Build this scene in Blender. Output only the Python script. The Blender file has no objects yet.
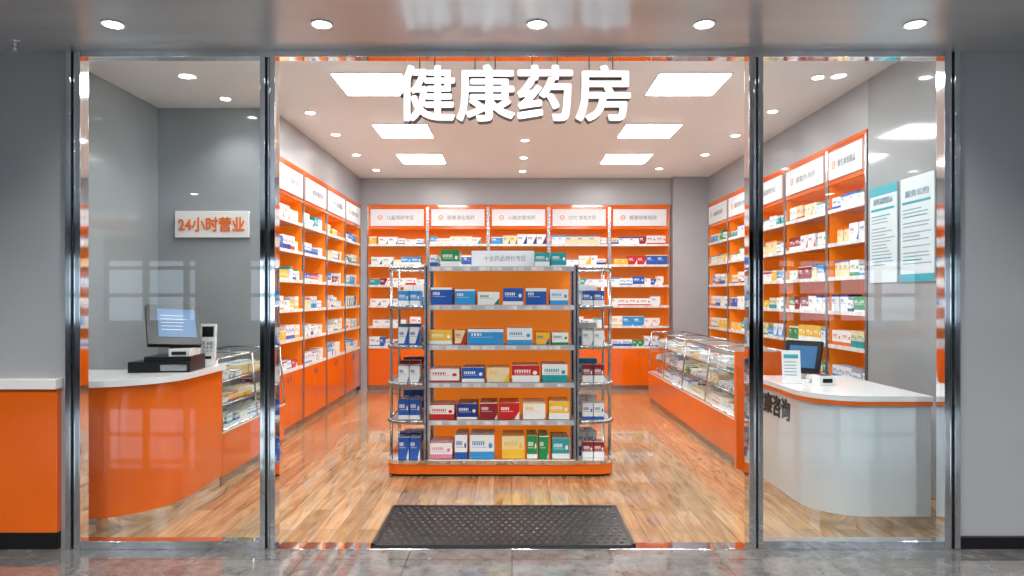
import bpy, math, random
from mathutils import Matrix, Vector
random.seed(7)
S=bpy.context.scene
COL=S.collection
# ---------------- materials ----------------
def principled(name,col,rough=.5,metal=0,coat=0,emis=None,estr=0,spec=None):
    m=bpy.data.materials.new(name); m.use_nodes=True
    b=m.node_tree.nodes['Principled BSDF']
    b.inputs['Base Color'].default_value=(*col,1)
    b.inputs['Roughness'].default_value=rough
    b.inputs['Metallic'].default_value=metal
    b.inputs['Coat Weight'].default_value=coat
    if coat: b.inputs['Coat Roughness'].default_value=.03
    if spec is not None: b.inputs['Specular IOR Level'].default_value=spec
    if emis: 
        b.inputs['Emission Color'].default_value=(*emis,1); b.inputs['Emission Strength'].default_value=estr
    return m
def N(m,t,**k):
    n=m.node_tree.nodes.new(t)
    for a,v in k.items(): setattr(n,a,v)
    return n
def L(m,a,b): m.node_tree.links.new(a,b)
def noisy(m,scale,c1,c2,detail=4,bump=0,stretch=(1,1,1)):
    b=m.node_tree.nodes['Principled BSDF']
    tc=N(m,'ShaderNodeTexCoord'); mp=N(m,'ShaderNodeMapping'); mp.inputs['Scale'].default_value=stretch
    no=N(m,'ShaderNodeTexNoise'); no.inputs['Scale'].default_value=scale; no.inputs['Detail'].default_value=detail
    r=N(m,'ShaderNodeValToRGB'); r.color_ramp.elements[0].color=(*c1,1); r.color_ramp.elements[1].color=(*c2,1)
    r.color_ramp.elements[0].position=.3; r.color_ramp.elements[1].position=.7
    L(m,tc.outputs['Object'],mp.inputs[0]); L(m,mp.outputs[0],no.inputs['Vector']); L(m,no.outputs[0],r.inputs[0]); L(m,r.outputs[0],b.inputs['Base Color'])
    if bump:
        bp=N(m,'ShaderNodeBump'); bp.inputs['Strength'].default_value=bump; L(m,no.outputs[0],bp.inputs['Height']); L(m,bp.outputs[0],b.inputs['Normal'])
    return m
ORANGE=noisy(principled('orange_laminate',(.85,.17,.015),.12,coat=.5),2,(.80,.135,.004),(.74,.12,.004))
ORANGE_IN=principled('orange_shelf_interior_glow',(.90,.22,.010),.42,emis=(1,.26,.012),estr=.18)  # emission in the laminate stands in for light inside the shelves
WHITE=principled('white_solid_surface',(.82,.82,.82),.2,coat=.4)
WHITEM=principled('white_matte',(.8,.8,.8),.5)
CHROME=noisy(principled('polished_steel',(.75,.76,.78),.05,metal=1),5,(.80,.82,.85),(.96,.97,.99),bump=.16,stretch=(3,3,.5))
STEEL=principled('brushed_steel',(.46,.47,.49),.24,metal=1)
STEELD=principled('frame_groove_steel',(.14,.145,.15),.25,metal=1)
SILVER=principled('silver_shelf',(.56,.56,.57),.3,metal=.6)
LABEL=noisy(principled('price_label_strip',(.8,.8,.78),.4),14,(.55,.54,.53),(.82,.82,.80),stretch=(1,1,.2))
BLACK=principled('black_plastic',(.008,.008,.01),.35,spec=.3)
DARK=principled('dark_rubber',(.012,.012,.013),.4)
WALLG=noisy(principled('grey_wall_paint',(.3,.31,.32),.3),1.5,(.34,.35,.37),(.38,.39,.41))
WALLP=noisy(principled('grey_wall_panel',(.22,.23,.24),.08,coat=.5),1.2,(.28,.305,.32),(.33,.355,.37))
EXTW=noisy(principled('exterior_grey_panel',(.3,.31,.33),.28,metal=.3),1.0,(.45,.465,.49),(.53,.545,.57))
EXTC=noisy(principled('exterior_ceiling_panel',(.4,.41,.43),.27,metal=.45),.8,(.50,.515,.545),(.64,.655,.685),stretch=(.5,3,1))
CEIL=noisy(principled('ceiling_white',(.8,.77,.75),.5),1,(.88,.885,.89),(.92,.92,.925))
PANEL=principled('led_panel',(1,1,1),.5,emis=(1,.99,.975),estr=34)
DOWN=principled('downlight_lens',(1,1,1),.5,emis=(1,.97,.92),estr=34)
SIGNW=principled('sign_face_white',(.9,.9,.9),.4,emis=(1,1,1),estr=1.1)
SIGNS=principled('sign_side_grey',(.08,.09,.11),.4)
HDR=principled('header_lightbox',(.68,.70,.72),.35,emis=(1,1,1),estr=.08)
TXTG=principled('text_grey',(.27,.29,.33),.5)
TXTO=principled('text_orange',(.80,.17,.02),.5)
TXTD=principled('text_dark',(.02,.02,.022),.5)
TEAL=principled('poster_teal',(.02,.33,.40),.4)
POSTER=principled('poster_paper',(.62,.70,.73),.3)
TXTL=principled('poster_text',(.22,.34,.40),.5)
SCR=principled('screen_blue',(.02,.06,.12),.3,emis=(.06,.22,.5),estr=.5,spec=.25)
SCRL=principled('screen_ui',(.5,.6,.7),.2,emis=(.6,.8,1),estr=.1)
CREAM=principled('consult_panel',(.58,.62,.64),.10,coat=.6)

def mkglass(m,tint,base,gain=.9):
    nt=m.node_tree; nt.nodes.clear()
    o=N(m,'ShaderNodeOutputMaterial'); mx=N(m,'ShaderNodeMixShader'); t=N(m,'ShaderNodeBsdfTransparent'); g=N(m,'ShaderNodeBsdfGlossy')
    t.inputs[0].default_value=(*tint,1); g.inputs['Roughness'].default_value=.015; g.inputs[0].default_value=(.95,.97,1,1)
    lw=N(m,'ShaderNodeLayerWeight'); lw.inputs['Blend'].default_value=.5
    p=N(m,'ShaderNodeMath',operation='POWER'); p.inputs[1].default_value=5
    ma=N(m,'ShaderNodeMath',operation='MULTIPLY_ADD'); ma.inputs[1].default_value=gain; ma.inputs[2].default_value=base
    L(m,lw.outputs['Facing'],p.inputs[0]); L(m,p.outputs[0],ma.inputs[0]); L(m,ma.outputs[0],mx.inputs[0]); L(m,t.outputs[0],mx.inputs[1]); L(m,g.outputs[0],mx.inputs[2]); L(m,mx.outputs[0],o.inputs[0])
GLASS=bpy.data.materials.new('clear_glass'); GLASS.use_nodes=True; mkglass(GLASS,(.95,.975,.98),.032)
GLASS2=bpy.data.materials.new('display_glass'); GLASS2.use_nodes=True; mkglass(GLASS2,(.93,.975,.965),.025,.35)

WOOD=principled('oak_planks',(.5,.3,.15),.13,coat=.5)
def wood(m):
    b=m.node_tree.nodes['Principled BSDF']
    tc=N(m,'ShaderNodeTexCoord'); mp=N(m,'ShaderNodeMapping'); mp.inputs['Rotation'].default_value=(0,0,math.radians(90))
    br=N(m,'ShaderNodeTexBrick'); br.offset=.37; br.inputs['Scale'].default_value=1
    br.inputs['Brick Width'].default_value=1.1; br.inputs['Row Height'].default_value=.14; br.inputs['Mortar Size'].default_value=.0018
    br.inputs['Color1'].default_value=(.53,.345,.19,1); br.inputs['Color2'].default_value=(.355,.22,.112,1); br.inputs['Mortar'].default_value=(.13,.08,.04,1)
    L(m,tc.outputs['Object'],mp.inputs[0]); L(m,mp.outputs[0],br.inputs['Vector'])
    mp2=N(m,'ShaderNodeMapping'); mp2.inputs['Scale'].default_value=(1,8,1); L(m,mp.outputs[0],mp2.inputs[0])
    no=N(m,'ShaderNodeTexNoise'); no.inputs['Scale'].default_value=2.2; no.inputs['Detail'].default_value=7; no.inputs['Distortion'].default_value=1.4
    L(m,mp2.outputs[0],no.inputs['Vector'])
    r=N(m,'ShaderNodeValToRGB'); r.color_ramp.elements[0].position=.3; r.color_ramp.elements[1].position=.7
    r.color_ramp.elements[0].color=(.52,.45,.39,1); r.color_ramp.elements[1].color=(1.12,1.12,1.1,1); L(m,no.outputs[0],r.inputs[0])
    mx=N(m,'ShaderNodeMix',data_type='RGBA',blend_type='MULTIPLY'); mx.inputs[0].default_value=.85
    L(m,br.outputs['Color'],mx.inputs[6]); L(m,r.outputs[0],mx.inputs[7]); L(m,mx.outputs[2],b.inputs['Base Color'])
wood(WOOD)
TILE=principled('grey_stone_tile',(.3,.3,.3),.06,coat=.7)
def tile(m):
    b=m.node_tree.nodes['Principled BSDF']
    tc=N(m,'ShaderNodeTexCoord'); br=N(m,'ShaderNodeTexBrick'); br.offset=0; br.inputs['Scale'].default_value=1
    br.inputs['Brick Width'].default_value=.6; br.inputs['Row Height'].default_value=.3; br.inputs['Mortar Size'].default_value=.003
    br.inputs['Color1'].default_value=(1,1,1,1); br.inputs['Color2'].default_value=(.82,.82,.82,1); br.inputs['Mortar'].default_value=(.35,.35,.35,1)
    L(m,tc.outputs['Object'],br.inputs['Vector'])
    no=N(m,'ShaderNodeTexNoise'); no.inputs['Scale'].default_value=9; no.inputs['Detail'].default_value=12; no.inputs['Roughness'].default_value=.8
    L(m,tc.outputs['Object'],no.inputs['Vector'])
    r=N(m,'ShaderNodeValToRGB'); r.color_ramp.elements[0].position=.35; r.color_ramp.elements[1].position=.68
    r.color_ramp.elements[0].color=(.085,.082,.08,1); r.color_ramp.elements[1].color=(.24,.232,.225,1); L(m,no.outputs[0],r.inputs[0])
    mx=N(m,'ShaderNodeMix',data_type='RGBA',blend_type='MULTIPLY'); mx.inputs[0].default_value=1
    L(m,r.outputs[0],mx.inputs[6]); L(m,br.outputs['Color'],mx.inputs[7]); L(m,mx.outputs[2],b.inputs['Base Color'])
tile(TILE)
CART=principled('medicine_carton',(.8,.8,.8),.38)
def carton(m):
    b=m.node_tree.nodes['Principled BSDF']
    a1=N(m,'ShaderNodeAttribute',attribute_name='col'); a2=N(m,'ShaderNodeAttribute',attribute_name='acc')
    uv=N(m,'ShaderNodeUVMap',uv_map='UVMap'); sp=N(m,'ShaderNodeSeparateXYZ'); L(m,uv.outputs[0],sp.inputs[0])
    U,V=sp.outputs[0],sp.outputs[1]
    def M(op,a,b_=None,c=None):
        n=N(m,'ShaderNodeMath',operation=op)
        for i,x in enumerate((a,b_,c)):
            if x is None: continue
            if isinstance(x,(int,float)): n.inputs[i].default_value=x
            else: L(m,x,n.inputs[i])
        return n.outputs[0]
    R=a1.outputs['Alpha']
    band=M('LESS_THAN',V,M('MULTIPLY_ADD',R,.7,-.28))
    band2=M('GREATER_THAN',V,M('MULTIPLY_ADD',R,.5,.80))
    inv=M('MULTIPLY',M('GREATER_THAN',V,.56),M('LESS_THAN',V,.74))
    inu=M('MULTIPLY',M('GREATER_THAN',U,.1),M('LESS_THAN',U,M('MULTIPLY_ADD',R,.3,.38)))
    gl=M('GREATER_THAN',M('SINE',M('MULTIPLY',U,70)),-.4)
    t1=M('MULTIPLY',M('MULTIPLY',inv,inu),gl)
    inv2=M('MULTIPLY',M('GREATER_THAN',V,.46),M('LESS_THAN',V,.5))
    t2=M('MULTIPLY',inv2,M('MULTIPLY',M('GREATER_THAN',U,.1),M('LESS_THAN',U,.7)))
    diag=M('MULTIPLY',M('GREATER_THAN',M('ADD',U,M('MULTIPLY',V,-.5)),M('MULTIPLY_ADD',R,-1.6,1.35)),M('LESS_THAN',R,.55))
    du=M('MULTIPLY',M('SUBTRACT',U,.84),1.5); dv=M('SUBTRACT',V,.55)
    circ=M('MULTIPLY',M('LESS_THAN',M('ADD',M('MULTIPLY',du,du),M('MULTIPLY',dv,dv)),.014),M('GREATER_THAN',R,.55))
    f=M('MAXIMUM',M('MAXIMUM',band,band2),M('MAXIMUM',M('MAXIMUM',t1,diag),M('MAXIMUM',M('MULTIPLY',t2,.5),circ)))
    mx=N(m,'ShaderNodeMix',data_type='RGBA'); L(m,f,mx.inputs[0]); L(m,a1.outputs['Color'],mx.inputs[6]); L(m,a2.outputs['Color'],mx.inputs[7])
    L(m,mx.outputs[2],b.inputs['Base Color'])
carton(CART)

# ---------------- mesh builder ----------------
class MB:
    def __init__(s): s.v=[];s.f=[];s.m=[];s.mats=[];s.sm=[];s.T=Matrix()
    def mi(s,mat):
        if mat not in s.mats: s.mats.append(mat)
        return s.mats.index(mat)
    def add(s,vs,fs,mat,smooth=False):
        o=len(s.v); s.v+= [tuple(s.T@Vector(v)) for v in vs]; k=s.mi(mat)
        for f in fs: s.f.append([o+i for i in f]); s.m.append(k); s.sm.append(smooth)
    def box(s,x0,x1,y0,y1,z0,z1,mat):
        if x0>x1:x0,x1=x1,x0
        if y0>y1:y0,y1=y1,y0
        vs=[(x0,y0,z0),(x1,y0,z0),(x1,y1,z0),(x0,y1,z0),(x0,y0,z1),(x1,y0,z1),(x1,y1,z1),(x0,y1,z1)]
        s.add(vs,[(0,3,2,1),(4,5,6,7),(0,1,5,4),(1,2,6,5),(2,3,7,6),(3,0,4,7)],mat)
    def prism(s,poly,z0,z1,mat,smooth=False):
        n=len(poly); vs=[(x,y,z0) for x,y in poly]+[(x,y,z1) for x,y in poly]
        s.add(vs,[list(range(n))[::-1],list(range(n,2*n))],mat)
        if smooth: s.add(vs,[],mat)
        o=len(s.v)-2*n; k=s.mi(mat)
        for i in range(n):
            j=(i+1)%n; ln=math.dist(poly[i],poly[j]); s.f.append([o+i,o+j,o+n+j,o+n+i]); s.m.append(k); s.sm.append(smooth and ln<.09)
    def cyl(s,p0,p1,r,mat,n=12,r2=None):
        p0=Vector(p0);p1=Vector(p1);d=(p1-p0).normalized(); a=d.orthogonal().normalized(); b=d.cross(a); r2=r if r2 is None else r2
        vs=[]
        for p,rr in((p0,r),(p1,r2)):
            for i in range(n):
                t=2*math.pi*i/n; vs.append(tuple(p+a*math.cos(t)*rr+b*math.sin(t)*rr))
        s.add(vs,[list(range(n))[::-1],list(range(n,2*n))],mat)
        o=len(s.v)-2*n;k=s.mi(mat)
        for i in range(n):
            j=(i+1)%n; s.f.append([o+i,o+j,o+n+j,o+n+i]); s.m.append(k); s.sm.append(True)
    def tube(s,pts,r,mat,n=8,closed=False):
        P=pts+[pts[0]] if closed else pts
        for a,b in zip(P[:-1],P[1:]): s.cyl(a,b,r,mat,n)
    def obj(s,name,parent=None,bevel=0,seg=2,smooth=False):
        me=bpy.data.meshes.new(name); me.from_pydata(s.v,[],s.f); me.update()
        for m in s.mats: me.materials.append(m)
        me.polygons.foreach_set('material_index',s.m); me.polygons.foreach_set('use_smooth',[True]*len(s.f) if smooth else s.sm)
        o=bpy.data.objects.new(name,me); COL.objects.link(o)
        if parent: o.parent=parent
        if bevel:
            b=o.modifiers.new('bevel','BEVEL'); b.width=bevel; b.segments=seg; b.limit_method='ANGLE'; b.angle_limit=math.radians(50)
            if smooth: b.harden_normals=True
        return o
def empty(name):
    e=bpy.data.objects.new(name,None); COL.objects.link(e); e.empty_display_size=.1; return e
def arc(cx,cy,r,a0,a1,n=14):
    return [(cx+r*math.cos(math.radians(a0+(a1-a0)*i/n)),cy+r*math.sin(math.radians(a0+(a1-a0)*i/n))) for i in range(n+1)]
def text(s,w,h,M,mat,parent,name='lettering',extrude=.002,bold=0,sidemat=None,space=1.0,boldn=8):
    cu=bpy.data.curves.new(name,'FONT'); cu.body=s; cu.size=1; cu.extrude=1; cu.space_character=space; cu.resolution_u=4
    to=bpy.data.objects.new('tmp',cu); COL.objects.link(to); bpy.context.view_layer.update()
    dg=bpy.context.evaluated_depsgraph_get(); me0=bpy.data.meshes.new_from_object(to.evaluated_get(dg)); bpy.data.objects.remove(to)
    vs=[v.co.copy() for v in me0.vertices]; fs=[tuple(p.vertices) for p in me0.polygons]
    shifts=[(0,0)]
    if bold: shifts=[(bold*math.cos(2*math.pi*k/boldn),bold*math.sin(2*math.pi*k/boldn)) for k in range(boldn)]+[(0,0)]
    V=[];F=[]
    for i,(dx,dy) in enumerate(shifts):
        o=len(V)
        V+=[(v.x+dx,v.y+dy,v.z*extrude+(i*.00012 if v.z>0 else 0)) for v in vs]; F+=[tuple(o+q for q in f) for f in fs]
    xs=[v[0] for v in V]; ys=[v[1] for v in V]
    cx=(min(xs)+max(xs))/2; cy=(min(ys)+max(ys))/2; sx=w/(max(xs)-min(xs)); sy=h/(max(ys)-min(ys)) if h else sx
    me=bpy.data.meshes.new(name); me.from_pydata([((x-cx)*sx,(y-cy)*sy,z) for x,y,z in V],[],F); me.update()
    me.materials.append(mat)
    if sidemat:
        me.materials.append(sidemat)
        for p in me.polygons: p.material_index=0 if (abs(p.normal.z)>.7 and p.center.z>0) else 1
    me.transform(M)
    o=bpy.data.objects.new(name,me); COL.objects.link(o)
    if parent: o.parent=parent
    return o
RX=Matrix.Rotation(math.radians(90),4,'X')
def faceT(x,y,z,rz=0): return Matrix.Translation((x,y,z))@Matrix.Rotation(math.radians(rz),4,'Z')@RX

class Cart:
    def __init__(s): s.v=[];s.f=[];s.c=[];s.a=[];s.T=Matrix()
    def box(s,x0,x1,y0,y1,z0,z1,c,a,r):
        o=len(s.v)
        vs=[(x0,y0,z0),(x1,y0,z0),(x1,y1,z0),(x0,y1,z0),(x0,y0,z1),(x1,y0,z1),(x1,y1,z1),(x0,y1,z1)]
        s.v+=[tuple(s.T@Vector(v)) for v in vs]
        for f in [(3,2,1,0),(4,5,6,7),(0,1,5,4),(1,2,6,5),(2,3,7,6),(3,0,4,7)]: s.f.append([o+i for i in f])
        s.c+=[(*c,r)]*8; s.a+=[(*a,1)]*8
    def obj(s,name,parent=None):
        me=bpy.data.meshes.new(name); me.from_pydata(s.v,[],s.f); me.update(); me.materials.append(CART)
        for nm,d in (('col',s.c),('acc',s.a)):
            at=me.attributes.new(nm,'FLOAT_COLOR','POINT'); at.data.foreach_set('color',[x for q in d for x in q])
        uv=me.uv_layers.new(name='UVMap'); uv.data.foreach_set('uv',[0,0,1,0,1,1,0,1]*len(s.f))
        o=bpy.data.objects.new(name,me); COL.objects.link(o)
        if parent:o.parent=parent
        return o
W_=(.78,.79,.78);BL=(.008,.09,.40);LB=(.025,.28,.62);NV=(.006,.025,.2);GR=(.01,.24,.07);TE=(.01,.30,.32);RD=(.50,.01,.012);MR=(.24,.008,.015);YE=(.82,.48,.03);CRM=(.75,.63,.38);PK=(.7,.2,.3)
def rndprod(pw=.76):
    q=random.random()
    if q<pw: c=random.choice([W_,W_,W_,W_,CRM,(.70,.75,.78)]); a=random.choice([BL,LB,GR,TE,TE,BL,YE,BL,RD,NV,LB,(.75,.15,.02)])
    else: c=random.choice([BL,LB,BL,TE,RD,YE,MR,YE,LB,GR]); a=W_
    return c,a,random.random()
def fillrow(C,x0,x1,y,z,hmin=.09,hmax=.17,wmin=.09,wmax=.19,d=.13,gap=.1,pw=.73):
    x=x0+random.random()*.02
    while x<x1-.06:
        if random.random()<gap: x+=random.uniform(.02,.07); continue
        w=random.uniform(wmin,wmax);h=random.uniform(hmin,hmax);c,a,r=rndprod(pw)
        for k in range(random.choice([1,1,2,2,3])):
            if x+w>x1: break
            yy=y+random.random()*.015
            C.box(x,x+w,yy,yy+d,z,z+h-.001,c,a,r)
            x+=w+.003
        x+=.003
# ---------------- shell ----------------
ZC=3.42
b=MB(); b.box(-9,9,-7,4.08,-.1,0,TILE); b.obj('floor')
b=MB(); b.box(-3.8,3.8,4.08,11.5,-.1,0,WOOD); b.obj('floor_shop')
b=MB(); b.box(-3.8,3.8,4.2,11.5,ZC,ZC+.1,CEIL); b.obj('ceiling')
b=MB(); b.box(-9,9,-7,4.2,2.965,3.05,EXTC); b.obj('ceiling_concourse')
b=MB()
b.box(-9,-2.65,4.09,4.2,0,2.965,EXTW); b.box(2.66,9,4.09,4.2,0,2.965,EXTW); b.box(-9,9,4.10,4.2,3.05,ZC+.1,WALLG)
b.obj('wall_front')
b=MB(); b.box(-3.75,-3.6,4.2,6.94,0,ZC,WALLP); b.box(-3.75,-2.46,6.94,7.0,0,ZC,WALLP); b.box(-2.95,-2.82,7.0,11.5,0,ZC,WALLG); b.box(-2.82,-2.45,7.0,11.5,2.99,ZC,WALLG); b.obj('wall_left')
b=MB(); b.box(3.14,3.3,4.2,6.02,0,ZC,WALLP); b.obj('wall_right')
b=MB(); b.box(3.5,3.62,6.02,11.5,0,ZC,WALLG);b.box(3.3,3.5,5.95,6.02,0,ZC,WALLG); b.box(3.14,3.5,6.02,11.5,2.99,ZC,WALLG); b.obj('wall_right_rear')
b=MB(); b.box(-2.82,3.5,11.37,11.5,0,ZC,WALLG); b.box(-2.45,2.57,11.02,11.37,2.99,ZC,WALLG); b.box(-2.45,-2.345,11.02,11.37,0,2.99,WALLG); b.obj('wall_back')
b=MB(); b.box(2.575,3.14,10.9,11.37,0,ZC,WALLG); b.obj('structural_column')
b=MB(); b.box(2.66,9,4.06,4.09,0,.07,BLACK); b.obj('baseboard_right')
b=MB(); b.box(-3.6,-2.46,6.925,6.94,0,.08,BLACK);b.obj('baseboard_left')
b=MB(); b.box(-9,-2.70,4.05,4.09,.1,.955,ORANGE); b.box(-9,-2.69,4.02,4.09,.955,1.015,WHITE); b.box(-9,-2.70,4.055,4.09,0,.1,BLACK); b.obj('wall_counter_ledge',bevel=.004)
b=MB()  # unseen glazing grid behind the camera, added for contrast in chrome and glass reflections
REFL_GRID=principled('reflection_grid_dark',(.05,.055,.06),.4)
x=-9
while x<=9.01:
    b.box(x-.05,x+.05,-7.0,-6.88,0,2.965,REFL_GRID); x+=.9
for z in(.0,.45,.9,1.5,2.1,2.88): b.box(-9,9,-7.0,-6.9,z,z+.08,REFL_GRID)
b.box(-9,9,-7.0,-6.9,0,.9,REFL_GRID); b.box(-9,9,-7,-6.9,2.3,2.965,REFL_GRID)
for x in (-7,-3.4,1.1,4.7): b.box(x,x+1.2,-7,-6.9,0,2.96,REFL_GRID)
b.obj('added_reflection_grid')
b=MB(); b.box(-9.1,-9,-7,4.2,0,2.965,EXTW); b.box(9,9.1,-7,4.2,0,2.965,EXTW); b.obj('wall_concourse')

# ---------------- storefront frame ----------------
b=MB()
def post(x0,x1):
    w=x1-x0
    b.box(x0,x0+w*.34,4.045,4.13,0,2.965,CHROME); b.box(x1-w*.34,x1,4.045,4.13,0,2.965,CHROME)
    b.box(x0+w*.34,x1-w*.34,4.075,4.11,0,2.965,STEELD)
    b.cyl((x0+w*.5,4.07,0),(x0+w*.5,4.07,2.965),w*.09,CHROME,10)
post(-2.65,-2.56);post(-1.495,-1.405);post(1.405,1.49);post(2.565,2.66)
for x0,x1 in((-2.56,-1.495),(1.49,2.565)):
    b.box(x0,x1,4.05,4.125,0,.05,CHROME)
b.box(-1.405,1.405,4.045,4.16,0,.006,CHROME)
b.box(-2.56,2.565,4.05,4.125,2.925,2.965,CHROME)
b.obj('storefront_frame',bevel=.013,seg=4,smooth=True)
for i,(x0,x1) in enumerate(((-2.56,-1.495),(1.49,2.565))):
    g=MB(); g.box(x0,x1,4.082,4.092,.05,2.925,GLASS); g.obj('window_%d'%(i+1))
e=empty('pharmacy_sign')
text('健康药房',1.37,.335,faceT(.012,4.03,2.695),SIGNW,e,'letters',extrude=.035,bold=.024,sidemat=SIGNS,boldn=12)
b=MB()
for x in(-.55,-.46,-.22,-.10,.12,.27,.46,.6): b.cyl((x,4.07,2.80),(x,4.07,2.925),.004,STEEL,8)
b.obj('hanger_rods',e)
b=MB(); MX0,MX1,MY0,MY1=-.845,.74,4.075,4.86
MATB=principled('mat_frame_rubber',(.014,.014,.015),.4)
b.box(MX0,MX1,MY0,MY1,.0065,.014,DARK)
b.box(MX0,MX1,MY0,MY0+.025,.014,.019,MATB);b.box(MX0,MX1,MY1-.025,MY1,.014,.019,MATB);b.box(MX0,MX0+.025,MY0,MY1,.014,.019,MATB);b.box(MX1-.025,MX1,MY0,MY1,.014,.019,MATB)
STUD=principled('metallic_stud',(.17,.17,.18),.22,metal=.8)
ny=12;nx=30
for j in range(ny):
    for i in range(nx):
        cx=MX0+.05+(i+.5*(j%2))*(MX1-MX0-.10)/(nx-.5); cy=MY0+.05+j*(MY1-MY0-.10)/(ny-1)
        a=.015;c=.009;h=.013
        vs=[(cx-a,cy,.014),(cx,cy-h,.014),(cx+a,cy,.014),(cx,cy+h,.014),(cx-c,cy,.021),(cx,cy-.008,.021),(cx+c,cy,.021),(cx,cy+.008,.021)]
        b.add(vs,[(0,1,5,4),(1,2,6,5),(2,3,7,6),(3,0,4,7),(4,5,6,7)],STUD)
b.obj('doormat')

# ---------------- shelving ----------------
SZ=[.70,1.03,1.36,1.69,2.02,2.35]
HT=['OTC 非处方药','感冒咳嗽用药','维生素保健品','皮肤外用药','儿童用药专区','肠胃消化用药','心脑血管用药']
hc=[0]
def shelf_unit(ox,oy,rz,w,C):
    T=Matrix.Translation((ox,oy,0))@Matrix.Rotation(math.radians(rz),4,'Z')
    e=empty('pharmacy_shelf_unit')
    d=.345
    b=MB(); b.T=T
    b.box(.004,w-.004,.03,d,0,.07,STEEL)
    b.box(.004,w-.004,.018,d,.07,.68,ORANGE)
    hw=w/2
    for k in range(2): b.box(.008+k*hw,hw-.004+k*hw,0,.018,.075,.665,ORANGE)
    for s_ in (-1,1): b.box(hw+s_*.045-.006,hw+s_*.045+.006,-.014,0,.56,.62,STEEL)
    b.obj('base_cabinet',e,bevel=.002)
    b=MB(); b.T=T
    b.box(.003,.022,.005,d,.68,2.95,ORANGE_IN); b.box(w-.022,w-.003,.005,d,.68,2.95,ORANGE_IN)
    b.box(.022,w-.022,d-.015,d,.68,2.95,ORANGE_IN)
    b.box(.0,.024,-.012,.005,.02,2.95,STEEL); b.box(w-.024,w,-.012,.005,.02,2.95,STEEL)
    b.box(.003,w-.003,-.01,d,2.95,2.985,ORANGE)
    b.box(.02,w-.02,.0,.03,2.60,2.95,ORANGE)
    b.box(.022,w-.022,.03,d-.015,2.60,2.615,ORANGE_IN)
    b.obj('carcass',e)
    b=MB(); b.T=T
    for z in SZ:
        b.box(.022,w-.022,.008,d-.015,z-.02,z,SILVER); b.box(.024,w-.024,-.006,.008,z-.03,z+.006,LABEL)
    b.obj('shelves',e)
    b=MB(); b.T=T
    b.box(.06,w-.06,-.02,0,2.645,2.915,HDR); b.obj('header_panel',e,bevel=.003)
    t=HT[hc[0]%len(HT)]; hc[0]+=1
    text(t,w*.45,.07,T@faceT(w*.55,-.021,2.78),TXTG,e,'header_text',extrude=.001,bold=.012,boldn=4)
    b=MB(); b.T=T
    b.cyl((w*.22,-.0205,2.78),(w*.22,-.0225,2.78),.038,TXTO,16); b.cyl((w*.22,-.0225,2.78),(w*.22,-.0232,2.78),.026,HDR,16); b.box(w*.22-.02,w*.22+.02,-.0245,-.0232,2.775,2.785,TXTO); b.obj('header_logo',e)
    C.T=T
    for z in SZ: fillrow(C,.03,w-.03,.02,z+.0005,gap=.07)
C=Cart(); 
for i in range(4): shelf_unit(-2.45,7.0+i*1.0,90,1.0,C)
C.obj('medicine_boxes')
C=Cart()
for i in range(5): shelf_unit(-2.34+i*.978,11.02,0,.978,C)
C.obj('medicine_boxes')
C=Cart()
ys=[6.03,6.79,7.84,8.88,9.9,10.89]
for a,c in zip(ys[:-1],ys[1:]): shelf_unit(3.14,c,-90,c-a,C)
C.obj('medicine_boxes')

# ---------------- gondola ----------------
e=empty('gondola_display_shelf')
GX0,GX1,GY0,GY1=-1.055,.855,5.70,6.52; PX0,PX1=-.715,.54
def rrect(x0,x1,y0,y1,r,n=8):
    return arc(x0+r,y0+r,r,180,270,n)+arc(x1-r,y0+r,r,270,360,n)+arc(x1-r,y1-r,r,0,90,n)+arc(x0+r,y1-r,r,90,180,n)
b=MB(); b.prism(rrect(GX0+.02,GX1-.02,GY0+.02,GY1-.02,.1),0,.02,BLACK); b.prism(rrect(GX0,GX1,GY0,GY1,.12),.02,.105,ORANGE,True); b.prism(rrect(GX0-.008,GX1+.008,GY0-.008,GY1+.008,.128),.105,.135,CHROME,True); b.obj('base',e)
GZ=[.46,.775,1.09,1.425,1.75]
OG=principled('orange_gondola_back_glow',(.90,.21,.01),.4,emis=(1,.26,.012),estr=.38)  # panel glows by itself to look brightly lit; no lamp here
b=MB()
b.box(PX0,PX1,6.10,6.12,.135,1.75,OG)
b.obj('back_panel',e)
b=MB()
for z in GZ:
    b.box(PX0+.01,PX1-.01,GY0+.03,GY1-.03,z-.016,z,SILVER)
    b.box(PX0+.012,PX1-.012,GY0+.012,GY0+.03,z-.034,z+.008,SILVER); b.box(PX0+.012,PX1-.012,GY1-.03,GY1-.012,z-.032,z+.006,STEEL)
    x=PX0+.05
    while x<PX1-.1:
        w=random.uniform(.05,.11); b.box(x,x+w,GY0+.009,GY0+.012,z-.029,z+.001,LABEL); x+=w+random.uniform(.02,.12)
b.box(PX0+.012,PX1-.012,GY0-.002,GY0+.012,.10,.14,LABEL)
b.obj('shelves',e)
b=MB()
for px_ in(PX0,PX1):
    for py in(GY0+.02,6.11,GY1-.02): b.box(px_-.018,px_+.018,py-.016,py+.016,.13,1.77,STEEL); b.box(px_-.005,px_+.005,py-.018,py-.016,.14,1.76,BLACK)
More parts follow.
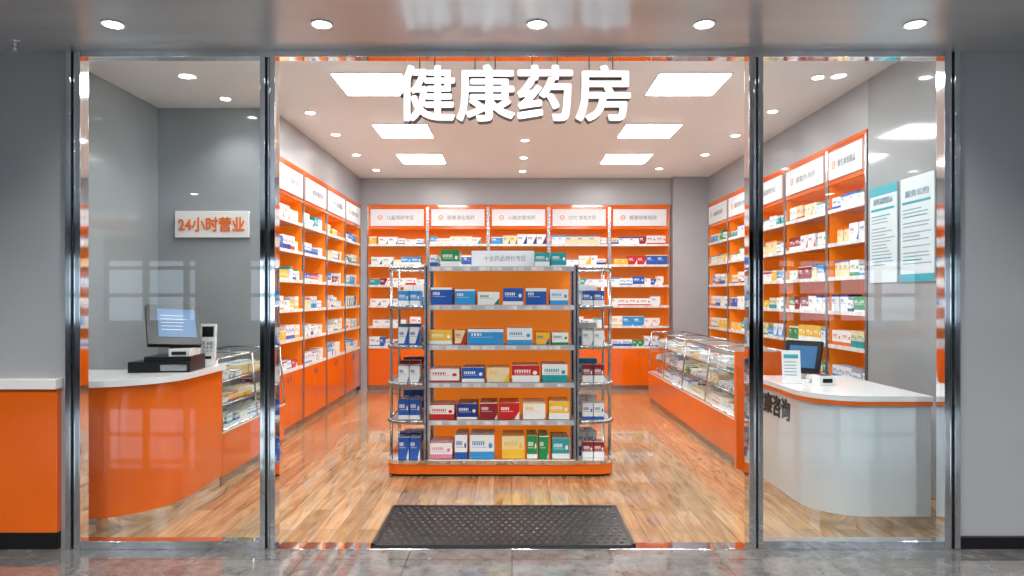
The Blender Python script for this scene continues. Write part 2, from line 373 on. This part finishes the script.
for sx,x0,x1 in((-1,GX0,PX0-.01),(1,PX1+.01,GX1)):
    r=.17
    for z in GZ:
        if sx<0: poly=[(x1,GY1-.03)]+arc(x0+r,GY1-.03-r,r,90,180)+arc(x0+r,GY0+.03+r,r,180,270)+[(x1,GY0+.03)]
        else: poly=[(x0,GY0+.03)]+arc(x1-r,GY0+.03+r,r,270,360)+arc(x1-r,GY1-.03-r,r,0,90)+[(x0,GY1-.03)]
        if z<1.7: b.prism(poly,z-.018,z-.002,SILVER); b.tube([(p[0],p[1],z-.012) for p in poly],.019,STEEL,10)
        else: b.tube([(p[0],p[1],z-.008) for p in poly],.012,STEEL,8)
    ox=x0+.012 if sx<0 else x1-.012
    for py in(GY0+.2,GY1-.2): b.cyl((ox,py,.13),(ox,py,1.78),.013,STEEL)
b.obj('uprights_and_end_racks',e)
b=MB(); b.box(-.345,.19,5.83,5.86,1.76,1.895,HDR); b.box(-.35,.195,5.86,5.87,1.75,1.90,STEEL); b.obj('topper_sign',e)
text('十全药品特价专区',.36,.05,faceT(-.06,5.829,1.83),TXTG,e,'topper_text',extrude=.001)
C=Cart()
def px(p,y=5.76): return (p-512)/683*y
rows={1.755:[(430,438,W_,BL,.1),(441,460,GR,W_,.14),(535,550,TE,W_,.12),(551,567,TE,W_,.12)],
1.435:[(431,453,BL,W_,.145),(455,476,LB,W_,.13),(478,500,W_,GR,.11),(503,524,BL,W_,.14),(526,547,BL,W_,.14),(550,569,W_,LB,.13)],
1.10:[(430,453,YE,W_,.12),(455,466,CRM,RD,.12),(468,504,LB,W_,.13),(507,533,W_,LB,.14),(536,550,YE,BL,.1),(552,569,W_,GR,.1)],
.785:[(430,460,W_,RD,.11),(462,485,BL,W_,.12),(487,510,CRM,YE,.12),(512,540,RD,W_,.14),(542,568,W_,TE,.15)],
.47:[(430,455,W_,RD,.12),(457,478,NV,W_,.13),(480,498,MR,W_,.14),(499,520,RD,W_,.14),(523,546,W_,YE,.14),(549,570,YE,W_,.15)],
.14:[(430,453,W_,PK,.13),(455,468,W_,BL,.2),(470,495,W_,LB,.2),(502,525,CRM,YE,.19),(527,538,GR,W_,.19),(539,549,GR,W_,.19),(552,570,TE,W_,.17)]}
for z,r in rows.items():
    for a,c,co,ac,h in r:
        q=random.random(); C.box(px(a),px(c)-.006,5.745,5.89,z,z+h,co,ac,q); C.box(px(a)+.003,px(c)-.009,5.895,6.04,z,z+h*.98,co,ac,q)
for z in [.135]+[q for q in GZ[:-1]]:
    fillrow(C,PX0+.03,PX1-.03,6.25,z+.001,.1,.18,.12,.2,.15)
    for x0,x1 in((GX0+.06,PX0-.03),(PX1+.03,GX1-.06)):
        for yy in (5.80,6.05,6.27):
            x=x0+(.03 if yy<5.9 else 0); c,a=random.choice([(BL,W_),(W_,BL),(W_,LB),(W_,TE),(W_,BL),(LB,W_),(MR,W_)]); r=random.uniform(.3,1); h=random.uniform(.12,.19)
            while x+.09<x1+.01: C.box(x,x+.088,yy,yy+.10,z+.001,z+h,c,a,r); x+=.095
C.obj('stocked_boxes',e)

# ---------------- left cashier counter ----------------
def lc(d):
    return [(-3.59,4.33-d),(-2.80,4.33-d)]+arc(-2.80,4.83,.5+d,270,360,20)[1:]+[(-2.30+d,5.42),(-2.86,5.42),(-2.86,5.02),(-3.59,5.02)]
e=empty('cashier_counter')
b=MB(); b.prism(lc(-.02),0,.085,CHROME,True); b.obj('kick_plate',e)
b=MB(); b.prism(lc(0),.085,.925,ORANGE,True); b.obj('body',e)
b=MB(); b.prism(lc(.03),.925,.965,WHITE,True); b.obj('countertop',e)
def display_case(name,xf,xb,y0,y1,n,endp=False):
    s=1 if xb>xf else -1
    e=empty(name)
    b=MB(); b.box(xf+s*.02,xb,y0+.01,y1-.01,0,.07,STEEL); b.box(xf,xb,y0,y1,.07,.41,ORANGE); b.box(xf-s*.006,xb,y0-.0,y1,.41,.435,WHITE); b.obj('base',e,bevel=.003)
    g=MB(); top=1.0; xt=xf+s*.05
    g.add([(xf,y0,.435),(xf,y1,.435),(xt,y1,top),(xt,y0,top)],[(0,1,2,3)],GLASS2)
    g.add([(xt,y0,top),(xt,y1,top),(xb,y1,top),(xb,y0,top)],[(0,1,2,3)],GLASS2)
    for z in(.62,.81): g.add([(xf+s*.06,y0+.01,z),(xf+s*.06,y1-.01,z),(xb-s*.03,y1-.01,z),(xb-s*.03,y0+.01,z)],[(0,1,2,3)],GLASS2)
    g.obj('glazing',e)
    f=MB(); r=.009
    for k in range(n+1):
        y=y0+(y1-y0)*k/n; f.cyl((xf,y,.43),(xt,y,top),r,STEEL,8); f.cyl((xt,y,top),(xb,y,top),r*.7,STEEL,8)
    f.cyl((xt,y0,top),(xt,y1,top),r,STEEL,8); f.cyl((xf,y0,.437),(xf,y1,.437),r,CHROME,8); f.cyl((xb-s*.01,y0,top),(xb-s*.01,y1,top),r,STEEL,8)
    for z in(.613,.803): f.cyl((xf+s*.055,y0,z+.003),(xf+s*.055,y1,z+.003),.007,STEEL,6)
    f.box(xb-s*.02,xb,y0,y1,.435,.98,SILVER)
    if endp: f.box(xf-.012,xb,y0-.06,y0-.005,0,1.02,ORANGE)
    f.obj('frame',e)
    C=Cart()
    rz=-90 if s>0 else 90
    C.T=Matrix.Translation((xf,(y1 if s>0 else y0),0))@Matrix.Rotation(math.radians(rz),4,'Z')
    for z in(.4355,.6205,.8105):
        for dy in (.09,.27):
            fillrow(C,.03,(y1-y0)-.03,dy,z+.0005,.03,.085,.08,.15,.12,gap=.2,pw=.9)
    C.obj('stock',e)
display_case('glass_display_counter',-2.30,-2.86,5.43,6.90,2)
display_case('glass_display_counter',1.97,2.50,6.02,7.92,2,True)
display_case('glass_display_counter',1.97,2.50,7.93,9.85,2)

# ---------------- consultation counter ----------------
def rc(d):
    return ([(2.70,4.40-d)]+[(2.70,5.55),(1.97-d,5.55)]+arc(2.30,4.73,.33+d,180,270,20))[::-1]
e=empty('consultation_counter')
b=MB(); b.prism(rc(-.02),0,.085,CHROME,True); b.obj('kick_plate',e)
b=MB(); b.prism(rc(0),.085,.80,CREAM,True); b.obj('body',e)
b=MB(); b.prism(rc(.02),.80,.828,ORANGE,True); b.prism(rc(.022),.828,.862,WHITE,True); b.obj('countertop',e)
text('健康咨询',.66,.16,faceT(1.966,5.16,.69,-90),TXTD,e,'lettering',extrude=.002,bold=.028)

# ---------------- wall sign, posters ----------------
e=empty('opening_hours_sign')
b=MB(); b.box(-3.41,-2.66,6.90,6.938,2.10,2.37,WHITE); b.obj('board',e,bevel=.006)
text('24小时营业',.67,.15,faceT(-3.035,6.896,2.235),TXTO,e,'lettering',extrude=.004,bold=.022)
def poster(y0,y1,title,teal_bottom):
    e=empty('notice_poster'); X=3.136
    b=MB(); b.box(X-.012,X,y0,y1,1.62,2.44,POSTER); b.obj('board',e,bevel=.003)
    b=MB(); w=y1-y0
    if teal_bottom: b.box(X-.014,X-.012,y0,y1,1.62,1.68,TEAL)
    b.box(X-.014,X-.012,y0+w*.1,y1-w*.06,2.23,2.25,TEAL)
    if not teal_bottom: b.box(X-.014,X-.012,y0,y1,2.36,2.44,TEAL); 
    z=2.19
    rr=random.Random(int(y0*100))
    while z>1.74:
        yy=y1-w*.08
        ln=rr.uniform(.5,.85)*w
        m=TEAL if rr.random()<.18 else TXTL
        b.box(X-.014,X-.012,yy-ln,yy,z-.009,z,m); z-=.028 if rr.random()<.8 else .05
    b.obj('print',e)
    text(title,w*.7,.055,faceT(X-.014,(y0+y1)/2,2.31,-90),TXTL,e,'title',extrude=.001,bold=.01)
poster(5.54,5.96,'用药温馨提示',False); poster(5.05,5.49,'服务公约',True)

# ---------------- POS equipment ----------------
def pos():
    e=empty('pos_terminal'); z=.965
    T=Matrix.Translation((-2.50,4.95,z))@Matrix.Rotation(math.radians(6),4,'Z')
    b=MB(); b.T=T
    b.box(-.22,.20,-.12,.2,0,.075,BLACK); b.box(-.12,.20,-.1,.2,.075,.11,BLACK); b.box(.0,.18,-.125,-.12,.012,.055,STEEL); b.box(.04,.18,-.08,.15,.11,.165,WHITE);b.box(.06,.16,-.083,-.08,.12,.145,BLACK); b.obj('cash_drawer',e,.006)
    b=MB(); b.T=T; b.prism([(.0,.04),(.12,.04),(.10,.12),(.02,.12)],.11,.24,BLACK); b.obj('stand',e,.004)
    T2=T@Matrix.Translation((.045,.04,.335))@Matrix.Rotation(math.radians(34),4,'Z')@Matrix.Rotation(math.radians(-34),4,'X')@Matrix.Rotation(math.radians(4),4,'Y')
    b=MB(); b.T=T2; b.box(-.19,.165,0,.045,-.17,.165,BLACK); b.box(-.12,.135,-.003,0,-.11,.13,SCR)
    for k in range(5): b.box(-.1,-.1+.2*random.uniform(.5,.9),-.004,-.003,.07-k*.03,.074-k*.03,SCRL)
    b.obj('touch_screen',e,.006)
    e2=empty('card_payment_terminal')
    T=Matrix.Translation((-2.355,5.29,z))@Matrix.Rotation(math.radians(10),4,'Z')
    b=MB(); b.T=T; b.box(-.055,.055,-.06,.06,0,.03,WHITE); b.T=T@Matrix.Translation((0,0,.025))@Matrix.Rotation(math.radians(-7),4,'X')
    b.box(-.055,.055,-.03,.02,0,.30,WHITE); b.box(-.042,.042,-.034,-.03,.20,.28,BLACK); b.box(-.03,.03,-.034,-.03,.03,.05,BLACK)
    for k in range(3):
        for j in range(3): b.box(-.035+j*.027,-.018+j*.027,-.034,-.03,.08+k*.03,.10+k*.03,SILVER)
    b.obj('housing',e2,.010)
pos()
def consult():
    z=.862
    e=empty('consultation_monitor')
    T=Matrix.Translation((2.19,5.18,z))@Matrix.Rotation(math.radians(-50),4,'Z')
    b=MB(); b.T=T; b.box(-.07,.09,-.04,.1,0,.02,WHITE); b.box(-.015,.02,.03,.05,.02,.14,WHITE); b.obj('foot',e,.004)
    b=MB(); b.T=T@Matrix.Translation((0,.02,.18))@Matrix.Rotation(math.radians(-16),4,'X'); b.box(-.14,.14,0,.03,-.12,.13,BLACK); b.box(-.105,.11,-.003,0,-.08,.09,SCR); b.obj('display',e,.004)
    e=empty('countertop_notice_stand')
    T=Matrix.Translation((2.06,5.03,z))@Matrix.Rotation(math.radians(-12),4,'Z')
    b=MB(); b.T=T; b.box(-.07,.07,-.03,.05,0,.012,WHITE); b.obj('foot',e,.003)
    b=MB(); b.T=T@Matrix.Translation((0,.01,.125))@Matrix.Rotation(math.radians(-12),4,'X'); b.box(-.065,.065,0,.008,-.12,.12,WHITE); b.box(-.05,.05,-.002,0,.06,.09,TEAL)
    for k in range(5): b.box(-.05,.035,-.002,0,.03-k*.024,.037-k*.024,TXTL)
    b.obj('card',e,.002)
    e=empty('card_reader'); T=Matrix.Translation((2.27,4.97,z)); b=MB(); b.T=T; b.box(-.06,.06,-.06,.06,0,.07,WHITE); b.box(-.035,.035,-.04,.04,.07,.074,BLACK); b.box(-.035,.035,-.063,-.06,.02,.05,BLACK); b.obj('housing',e,.006)
consult()

# ---------------- lights ----------------
PXL=[(-1.545,-.95),(1.27,1.88)]
for y in(4.55,6.15,7.87,9.45):
    for x0,x1 in PXL:
        b=MB(); b.box(x0-.015,x1+.015,y-.315,y+.315,ZC-.012,ZC,WHITEM); b.box(x0,x1,y-.30,y+.30,ZC-.016,ZC-.012,PANEL); b.obj('led_ceiling_panel')
def downlight(x,y,z,r=.055,power=0,ang=115):
    e=empty('recessed_downlight')
    b=MB(); n=24
    b.cyl((x,y,z),(x,y,z-.006),r*1.3,WHITEM,n); b.cyl((x,y,z-.006),(x,y,z-.008),r,DOWN,n); b.obj('trim_and_lens',e)
    if power:
        l=bpy.data.lights.new('downlight_beam','SPOT'); l.energy=power; l.spot_size=math.radians(ang); l.spot_blend=.8; l.shadow_soft_size=r; l.color=(1,.97,.93)
        o=bpy.data.objects.new('beam',l); COL.objects.link(o); o.location=(x,y,z-.03); o.parent=e
for x in(-2.14,-1.02,.134,1.03,2.16): downlight(x,3.66,2.965,.046,50)
for x in(-4.5,-2.14,.134,2.16,4.5): downlight(x,1.4,2.965,.055,290,155)
for x in(-4.5,0,4.5): downlight(x,-1.5,2.965,.055,240,150)  # unseen row behind the camera, added for extra light
for x,y in((-2.84,5.93),(-2.77,6.6),(-2.1,7.1),(-2.08,8.05),(-2.1,9.2),(-2.05,10.3),(.16,6.9),(.16,8.35),(.16,9.4),(.16,10.4),(2.67,5.96),(2.69,7.05),(2.65,8.1),(2.6,9.2),(2.2,10.2)):
    downlight(x,y,ZC,.045,29)
b=MB(); b.cyl((-2.84,3.9,2.965),(-2.84,3.9,2.955),.03,CHROME); b.cyl((-2.84,3.9,2.955),(-2.84,3.9,2.90),.009,CHROME); b.cyl((-2.84,3.9,2.90),(-2.84,3.9,2.896),.018,CHROME); b.obj('sprinkler_head')

w=bpy.data.worlds.new('World'); S.world=w; w.use_nodes=True
bg=w.node_tree.nodes['Background']; bg.inputs[0].default_value=(.70,.86,1,1); bg.inputs[1].default_value=2.6

cam=bpy.data.cameras.new('camera'); co=bpy.data.objects.new('camera',cam); COL.objects.link(co)
co.location=(0,0,1.5); co.rotation_euler=(math.radians(90),0,0); cam.lens=24; cam.sensor_width=36; cam.shift_y=9/1024; cam.clip_start=.05
S.camera=co
S.view_settings.view_transform='Standard'
